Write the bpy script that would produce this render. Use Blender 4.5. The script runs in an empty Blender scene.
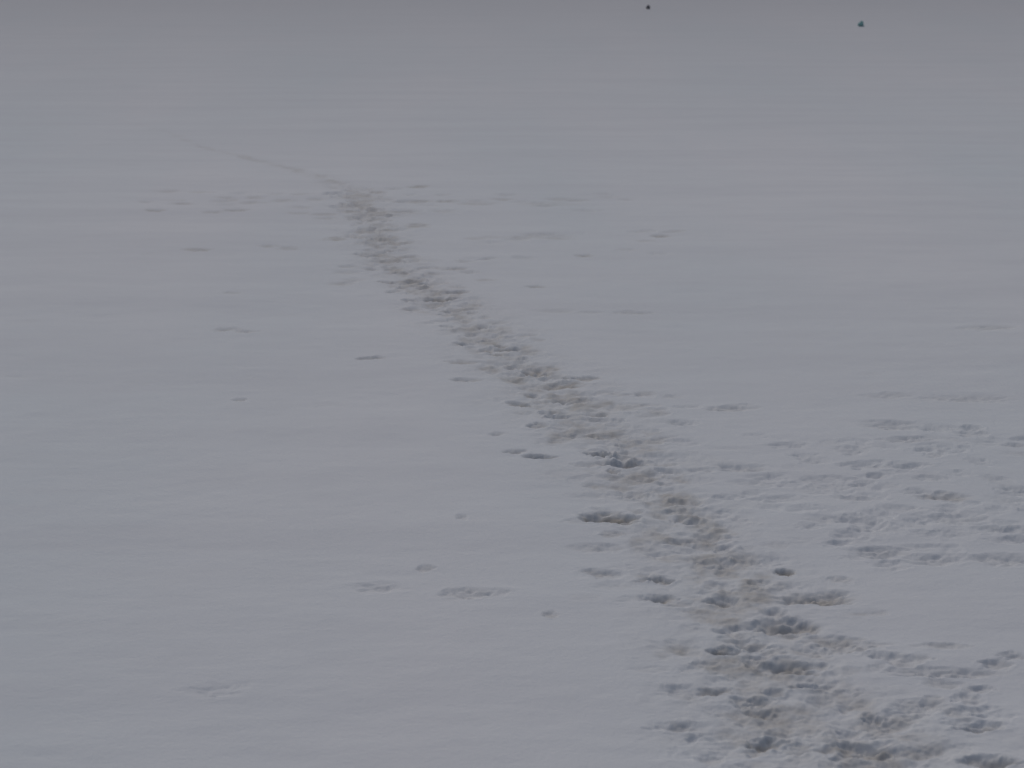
import bpy, math, numpy as np
from mathutils import Vector
rng = np.random.default_rng(37)
H=5.0; F=2600.0; P=math.atan(504/2600)

# ---------- survey: sight-line -> metres on the snow ----------
def g(u,v):
    x=(u-512)/F; t=(384-v)/F
    dy=math.cos(P)+t*math.sin(P); dz=-math.sin(P)+t*math.cos(P)
    k=-H/dz
    return x*k, dy*k

# ---------- numpy noise ----------
def hsh(ix,iy,s):
    n=(ix.astype(np.int64)*374761393+iy.astype(np.int64)*668265263+s*1442695041)&0xffffffff
    n=((n^(n>>13))*1274126177)&0xffffffff
    n=(n^(n>>16))&0xffffffff
    return n/4294967295.0
def vnoise(x,y,s=0):
    ix=np.floor(x); iy=np.floor(y); fx=x-ix; fy=y-iy
    fx=fx*fx*fx*(fx*(fx*6-15)+10); fy=fy*fy*fy*(fy*(fy*6-15)+10)
    a=hsh(ix,iy,s); b=hsh(ix+1,iy,s); c=hsh(ix,iy+1,s); d=hsh(ix+1,iy+1,s)
    return (a*(1-fx)+b*fx)*(1-fy)+(c*(1-fx)+d*fx)*fy*1.0
def fbm(x,y,s=0,o=4):
    r=0;a=0.5;t=0
    for i in range(o):
        r=r+a*(vnoise(x*2**i+17.3*i,y*2**i-9.1*i,s+i)-0.5)*2; t+=a; a*=0.5
    return r/t
def sstep(e0,e1,x):
    t=np.clip((x-e0)/(e1-e0),0,1); return t*t*(3-2*t)

# ---------- snow sheet grid ----------
rows=[9.0]
while rows[-1]<135:
    d=rows[-1]; rows.append(d+min(max(d*d/13000*0.75,0.012),0.9))
near=list(np.concatenate([-np.geomspace(4000,10,14),np.linspace(-6,8.5,20)]))
far=list(np.geomspace(150,6000,26))
Y=np.array(near+rows+far)
U=np.concatenate([-np.geomspace(60,0.30,22),np.linspace(-0.27,0.27,1300),np.geomspace(0.30,60,22)])
W=np.maximum(np.abs(Y),9.0)
NY,NX=len(Y),len(U)
X2=W[:,None]*U[None,:]; Y2=np.repeat(Y[:,None],NX,1)

Z=0.035*fbm(X2/7,Y2/11,3,3)+0.012*fbm(X2/1.6,Y2/1.2,5,4)
Z+=0.0045*fbm(X2/0.30,Y2/0.2,8,3)
Z+=0.010*fbm(X2/4,Y2/1.4,14,3)*sstep(20,45,Y2)
Z+=0.05*fbm(X2/25,Y2/14,9,2)*sstep(40,80,Y2)
dirt=np.zeros_like(Z); press=np.zeros_like(Z); lump=np.zeros_like(Z); dent=np.zeros_like(Z)

def window(x,y,R):
    j0=np.searchsorted(Y,y-R); j1=np.searchsorted(Y,y+R)
    if j1<=j0: return None
    a=max(y-R,9); b=y+R
    i0=np.searchsorted(U,min((x-R)/a,(x-R)/b)); i1=np.searchsorted(U,max((x+R)/a,(x+R)/b))
    return (slice(j0,j1),slice(i0,i1))
def stamp(x,y,la,lb,ang,depth,stain=0.0,rim=0.1,wob=0.6,soft=0.0):
    w=window(x,y,max(la,lb)*2.4)
    if w is None: return
    xx=X2[w]-x; yy=Y2[w]-y
    ca,sa=math.cos(ang),math.sin(ang)
    a=(xx*ca+yy*sa)/la; b=(-xx*sa+yy*ca)/lb
    s=int(rng.integers(1,9999))
    r=np.sqrt(a*a+b*b)+wob*fbm(xx/(la*0.6)+s,yy/(lb*0.6),s,4)
    k=sstep(1.25+soft,0.3-soft*0.3,r)
    press[w]-=depth*k*(0.8+0.6*fbm(xx/0.06+s,yy/0.06,s+3,2))
    if rim: lump[w]+=rim*depth*np.exp(-((r-1.35)/0.28)**2)*(0.5+1.0*fbm(xx/la+s,yy/lb,s+7,2))
    if stain: dirt[w]=np.maximum(dirt[w],stain*sstep(1.5,0.3,r))
    dent[w]=np.maximum(dent[w],k*min(depth/0.07,1))

# ---------- beaten path ----------
T=[(95,114,9),(145,126,12),(190,143,14),(250,160,17),(320,177,24),(352,188,42),(368,212,54),(376,235,54),(398,265,54),
(425,293,60),(460,312,72),(492,335,78),(514,362,84),(547,385,92),(580,410,102),(612,440,114),(640,470,118),
(668,510,114),(700,550,114),(726,590,126),(746,630,150),(756,675,165),(796,712,200),(838,745,230),(865,790,240),(905,860,250)]
pts=[]
for u,v,w in T:
    x,y=g(u,v); x1,_=g(u+w/2,v); pts.append((x,y,x1-x))
pts=np.array(pts)
yo=pts[::-1,1]
def cx(y): return np.interp(y,yo,pts[::-1,0])
def hw(y): return np.interp(y,yo,pts[::-1,2])
ymax=pts[0,1]
wob=0.15*fbm(Y2/0.9,X2*0+3,31,3)
dist=np.abs(X2-cx(Y2)-wob)/hw(Y2)
edge=dist+1.0*fbm(X2/0.34,Y2/0.46,21,5)
fade=(Y2>8)*sstep(ymax+2,ymax-22,Y2)
band=sstep(1.1,0.2,edge)*fade
press-=0.016*band
lump+=band*(0.022*fbm(X2/0.12,Y2/0.15,41,4)+0.016*fbm(X2/0.30,Y2/0.36,44,3))
lump+=sstep(2.2,0.6,edge)*fade*0.010*fbm(X2/0.11,Y2/0.13,47,3)
patch=0.5+0.5*fbm(X2/0.22,Y2/0.30,51,4)
dirt=np.maximum(dirt,band*(0.10+0.36*sstep(0.3,0.75,patch)))
dirt=np.maximum(dirt,0.09*sstep(1.9,0.3,edge)*fade)
dirt=np.maximum(dirt,0.30*sstep(1.3,0.1,dist+0.3*fbm(X2/0.8,Y2/2.0,61,3))*sstep(52,60,Y2)*fade)

yv=9.5
while yv<ymax-14:
    h=float(hw(yv)); x=float(cx(yv)); fr=yv>46
    for _ in range(2 if not fr else 1):
        ox=rng.normal(0,0.48)*h
        dp=rng.choice([0.012,0.022,0.034,0.048],p=[0.4,0.34,0.2,0.06])*(0.5 if fr else 1)
        stamp(x+ox,yv+rng.normal(0,0.12),rng.uniform(0.06,0.14),rng.uniform(0.05,0.11),rng.normal(1.0,0.9),dp,
              stain=min(0.12+dp*9,0.62)*rng.uniform(0.4,1.1)*(0.8 if fr else 1),rim=0.25)
    yv+=rng.uniform(0.11,0.26) if not fr else rng.uniform(0.6,1.2)

# ---------- individual prints beside it ----------
S=[(600,454,20,.24,1.0),(628,463,34,.10,.8),(606,517,48,.10,.75),(541,457,24,.07,.5),(516,452,20,.05,.3),(520,404,24,.065,.6),
(531,394,14,.05,.5),(595,414,22,.06,.4),(462,361,26,.045,.4),(466,379,26,.045,.3),(440,298,26,.14,.95),(456,292,22,.08,.7),(536,372,26,.09,.75),
(510,348,24,.065,.7),(560,384,40,.05,.6),(497,434,14,.035,.15),(660,598,30,.075,.65),(600,572,34,.045,.25),(598,547,44,.035,.15),(550,615,14,.035,.25),
(426,569,16,.035,.2),(470,594,54,.045,.14),(381,588,46,.035,.08),(722,598,28,.07,.6),(722,650,28,.075,.75),(815,597,68,.08,.55),
(788,625,56,.085,.55),(832,640,46,.05,.35),(790,666,54,.07,.6),(715,690,32,.06,.6),(760,710,24,.066,.75),(764,742,26,.066,.75),
(785,571,16,.066,.8),(880,722,76,.06,.35),(870,748,62,.066,.5),(915,750,50,.055,.35),(838,745,40,.06,.5),(980,726,36,.08,.45),(990,760,46,.075,.45),
(940,671,104,.06,.15),(1014,655,24,.045,.15),(730,408,40,.06,.2),(740,468,44,.064,.12),(701,470,26,.04,.1),(785,446,34,.045,.05),
(890,427,54,.05,.1),(906,441,40,.05,.1),(945,498,42,.064,.35),(880,552,52,.06,.12),(1000,560,56,.05,.1),(870,466,44,.05,.05),
(905,467,34,.05,.05),(720,515,54,.045,.08),(760,560,44,.04,.08),(965,400,74,.035,.1),(890,397,40,.03,.08),(940,430,60,.03,.05),(935,560,50,.04,.1),(1005,530,40,.04,.1),
(850,450,44,.04,.05),(820,480,40,.04,.05),(960,520,50,.04,.08),(900,510,40,.04,.05),(840,520,50,.035,.05),(780,500,44,.035,.05),(930,480,30,.035,.05),(1015,490,30,.04,.08),
(990,329,44,.03,.14),(536,287,18,.05,.35),(632,312,30,.03,.18),(592,312,20,.02,.1),(556,311,40,.02,.12),
(660,235,18,.06,.4),(585,255,14,.05,.3),(556,237,30,.03,.18),(520,236,26,.03,.2),(492,236,24,.02,.1),
(417,200,26,.06,.35),(446,200,20,.05,.35),(476,202,30,.03,.2),(503,198,20,.04,.25),(545,203,44,.02,.15),(578,199,20,.04,.2),
(155,211,18,.06,.45),(182,204,18,.05,.3),(200,192,22,.03,.2),(212,212,18,.05,.3),(237,210,18,.06,.4),
(197,250,22,.045,.35),(268,246,18,.045,.3),(288,248,18,.03,.25),(298,213,22,.02,.2),(325,214,24,.03,.25),
(225,328,24,.04,.28),(246,330,22,.04,.2),(366,358,14,.06,.4),(376,357,14,.05,.3),(412,308,16,.04,.3),(240,400,12,.035,.2),
(232,293,16,.02,.15),(215,690,60,.025,.03),(462,517,10,.03,.12),(455,268,24,.04,.3),(435,267,20,.03,.2),
(350,266,22,.03,.2),(370,268,20,.03,.25),(1015,447,20,.045,.15),(620,407,60,.03,.25),(655,440,36,.04,.3),(586,378,26,.05,.4)]
for u,v,w,dp,st in S:
    x,y=g(u,v); x1,_=g(u+w/2,v); la=(x1-x)*1.15
    lb=min(max(la*0.65,0.08),0.20) if y<35 else min(max(la*0.8,0.14),0.32)
    if w>=100: lb=0.10
    stamp(x,y,la,lb,rng.normal(0,0.25) if w<100 else 0.0,dp*(0.6 if dp<.065 else 0.8)*(0.7 if y>35 else 1),stain=st,rim=0.12,wob=0.55,soft=0.15)

def scatter(u0,v0,u1,v1,n,d0,d1,st,s0=0.08,s1=0.17):
    for _ in range(n):
        u=rng.uniform(u0,u1); v=rng.uniform(v0,v1)
        x,y=g(u,v)
        stamp(x,y,rng.uniform(s0,s1),rng.uniform(s0*0.8,s1*0.8),rng.normal(0,0.8),rng.uniform(d0,d1),stain=rng.uniform(0,st),rim=0.2,soft=0.2)
scatter(690,435,1040,565,80,.006,.022,.06,0.08,0.20)
scatter(840,430,1040,560,36,.008,.028,.08)
scatter(560,380,690,470,24,.01,.022,.25)
scatter(560,470,650,600,16,.006,.015,.12)
scatter(690,540,880,768,46,.006,.022,.25,.05,.13)
scatter(800,640,1000,768,26,.010,.028,.25)
scatter(640,600,740,768,14,.006,.02,.15)
scatter(140,186,330,218,24,.008,.02,.22,.12,.25)
scatter(330,182,420,245,30,.01,.03,.45,.1,.25)
scatter(390,192,640,212,22,.006,.018,.18,.12,.25)
scatter(470,228,680,262,16,.006,.018,.18,.12,.25)
scatter(330,255,500,290,18,.008,.02,.25,.1,.22)
scatter(0,120,1024,500,24,.003,.006,.03,.08,.2)

press=-0.13*np.tanh(-press/0.13)
Z+=press+lump
dent=np.clip(dent,0,1)

# ---------- mesh ----------
verts=np.empty((NY*NX,3),np.float32)
verts[:,0]=X2.ravel(); verts[:,1]=Y2.ravel(); verts[:,2]=Z.ravel()
idx=np.arange(NY*NX).reshape(NY,NX)
q=np.stack([idx[:-1,:-1],idx[:-1,1:],idx[1:,1:],idx[1:,:-1]],-1).reshape(-1,4)
me=bpy.data.meshes.new("snow_ground")
me.vertices.add(NY*NX); me.vertices.foreach_set("co",verts.ravel())
me.loops.add(q.size); me.loops.foreach_set("vertex_index",q.ravel().astype(np.int32))
me.polygons.add(len(q)); me.polygons.foreach_set("loop_start",np.arange(0,q.size,4,dtype=np.int32))
me.polygons.foreach_set("loop_total",np.full(len(q),4,np.int32))
me.polygons.foreach_set("use_smooth",np.ones(len(q),bool))
me.update(calc_edges=True)
for nm,arr in (("dirt",dirt),("dent",dent)):
    a=me.attributes.new(nm,'FLOAT','POINT'); a.data.foreach_set("value",arr.ravel().astype(np.float32))
snow=bpy.data.objects.new("snow_ground",me); bpy.context.collection.objects.link(snow)

m=bpy.data.materials.new("trodden_snow"); m.use_nodes=True
nt=m.node_tree; N=nt.nodes; L=nt.links; bs=N["Principled BSDF"]
def nd(t,**k):
    n=N.new(t)
    for a,b in k.items(): setattr(n,a,b)
    return n
tc=nd('ShaderNodeTexCoord')
def noise(scale,detail=4,sc=(1,1,1)):
    mp=nd('ShaderNodeMapping'); mp.inputs['Scale'].default_value=sc
    L.new(tc.outputs['Object'],mp.inputs['Vector'])
    n=nd('ShaderNodeTexNoise'); n.inputs['Scale'].default_value=scale; n.inputs['Detail'].default_value=detail
    L.new(mp.outputs[0],n.inputs['Vector']); return n.outputs['Fac']
def rmp(s,a,b,c,d):
    r=nd('ShaderNodeMapRange'); L.new(s,r.inputs[0])
    for i,vv in enumerate((a,b,c,d)): r.inputs[i+1].default_value=vv
    return r.outputs[0]
def mix(f,a,b):
    x=nd('ShaderNodeMix',data_type='RGBA')
    for s,vv in ((0,f),(6,a),(7,b)):
        if isinstance(vv,(tuple,float)): x.inputs[s].default_value=vv
        else: L.new(vv,x.inputs[s])
    return x.outputs[2]
def mul(a,b):
    x=nd('ShaderNodeMath',operation='MULTIPLY')
    for s,vv in ((0,a),(1,b)):
        if isinstance(vv,float): x.inputs[s].default_value=vv
        else: L.new(vv,x.inputs[s])
    return x.outputs[0]
da=nd('ShaderNodeAttribute',attribute_name="dirt").outputs['Fac']
dm=nd('ShaderNodeAttribute',attribute_name="dent").outputs['Fac']
c=mix(rmp(noise(1.0,3,(0.22,0.035,1)),0.35,0.65,0.0,1.0),(0.80,0.81,0.83,1),(0.745,0.785,0.81,1))
c=mix(rmp(noise(1.0,5,(0.12,0.8,1)),0.4,0.7,0.0,0.36),c,(0.68,0.695,0.73,1))
c=mix(rmp(noise(2.2,4,(0.5,1.0,1)),0.45,0.7,0.0,0.15),c,(0.66,0.67,0.70,1))
c=mix(mul(dm,0.12),c,(0.56,0.55,0.56,1))  # snow mixed to a darker grey where prints are deeper
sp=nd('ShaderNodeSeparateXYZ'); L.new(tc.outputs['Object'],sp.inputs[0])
c=mix(rmp(sp.outputs[1],45,110,0.0,0.8),c,(0.56,0.565,0.59,1))  # far snow painted darker with distance, standing in for haze
dd=mul(da,rmp(noise(9,5),0.3,0.6,0.6,1.15))
c=mix(dd,c,(0.41,0.365,0.30,1))
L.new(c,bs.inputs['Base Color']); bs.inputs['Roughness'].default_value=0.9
bs.inputs['Specular IOR Level'].default_value=0.1
bp=nd('ShaderNodeBump'); bp.inputs['Strength'].default_value=0.45; bp.inputs['Distance'].default_value=0.012
L.new(noise(26,4),bp.inputs['Height']); L.new(bp.outputs[0],bs.inputs['Normal'])
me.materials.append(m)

# ---------- two small far things ----------
def lumpobj(name,u,v,size,col,seed):
    import bmesh
    x,y=g(u,v); bm=bmesh.new(); bmesh.ops.create_icosphere(bm,subdivisions=3,radius=1)
    r=np.random.default_rng(seed); ax=r.normal(size=(7,3))
    for vtx in bm.verts:
        k=1+0.16*sum(math.sin(3*Vector(a).dot(vtx.co)+i) for i,a in enumerate(ax))/2
        vtx.co=Vector((vtx.co.x*size[0]*k,vtx.co.y*size[1]*k,vtx.co.z*size[2]*k+size[2]*0.6))
    mm=bpy.data.meshes.new(name); bm.to_mesh(mm); bm.free()
    o=bpy.data.objects.new(name,mm); o.location=(x,y,0); bpy.context.collection.objects.link(o)
    mt=bpy.data.materials.new(name+"_surface"); mt.use_nodes=True; b=mt.node_tree.nodes["Principled BSDF"]
    nn=mt.node_tree.nodes.new('ShaderNodeTexNoise'); nn.inputs['Scale'].default_value=9
    rp=mt.node_tree.nodes.new('ShaderNodeValToRGB'); rp.color_ramp.elements[0].color=(*[q*0.7 for q in col],1); rp.color_ramp.elements[1].color=(*col,1)
    mt.node_tree.links.new(nn.outputs['Fac'],rp.inputs[0]); mt.node_tree.links.new(rp.outputs[0],b.inputs['Base Color']); b.inputs['Roughness'].default_value=0.8
    mm.materials.append(mt)
    for p in mm.polygons: p.use_smooth=True
lumpobj("rock",648,9,(0.08,0.08,0.10),(0.20,0.20,0.20),1)
lumpobj("plastic_bag",861,27,(0.10,0.10,0.13),(0.33,0.60,0.57),4)

# ---------- light ----------
w=bpy.data.worlds.new("World"); bpy.context.scene.world=w; w.use_nodes=True
sky=w.node_tree.nodes.new('ShaderNodeTexSky'); sky.sky_type='NISHITA'; sky.sun_disc=False
el=math.radians(50); az=math.radians(-20)
sky.sun_elevation=el; sky.sun_rotation=az; sky.dust_density=3.5; sky.air_density=1; sky.ozone_density=1
bg=w.node_tree.nodes["Background"]; bg.inputs[1].default_value=0.05
w.node_tree.links.new(sky.outputs[0],bg.inputs[0])
s=bpy.data.lights.new("sun","SUN"); s.energy=0.5; s.angle=math.radians(70); s.color=(1,0.965,0.92)
so=bpy.data.objects.new("sun",s); bpy.context.collection.objects.link(so)
dirv=Vector((math.sin(az)*math.cos(el),math.cos(az)*math.cos(el),math.sin(el)))
so.rotation_euler=dirv.to_track_quat('Z','Y').to_euler(); so.location=(0,0,30)

# ---------- camera ----------
cd=bpy.data.cameras.new("camera"); cam=bpy.data.objects.new("camera",cd); bpy.context.collection.objects.link(cam)
cam.location=(0,0,H); cam.rotation_euler=(math.pi/2-P,0,0)
cd.sensor_width=36; cd.lens=F/1024*36; cd.clip_end=20000
cd.dof.use_dof=True; cd.dof.focus_distance=24; cd.dof.aperture_fstop=3.2
sc=bpy.context.scene; sc.camera=cam
sc.view_settings.view_transform='Standard'; sc.view_settings.look='None'; sc.view_settings.exposure=0
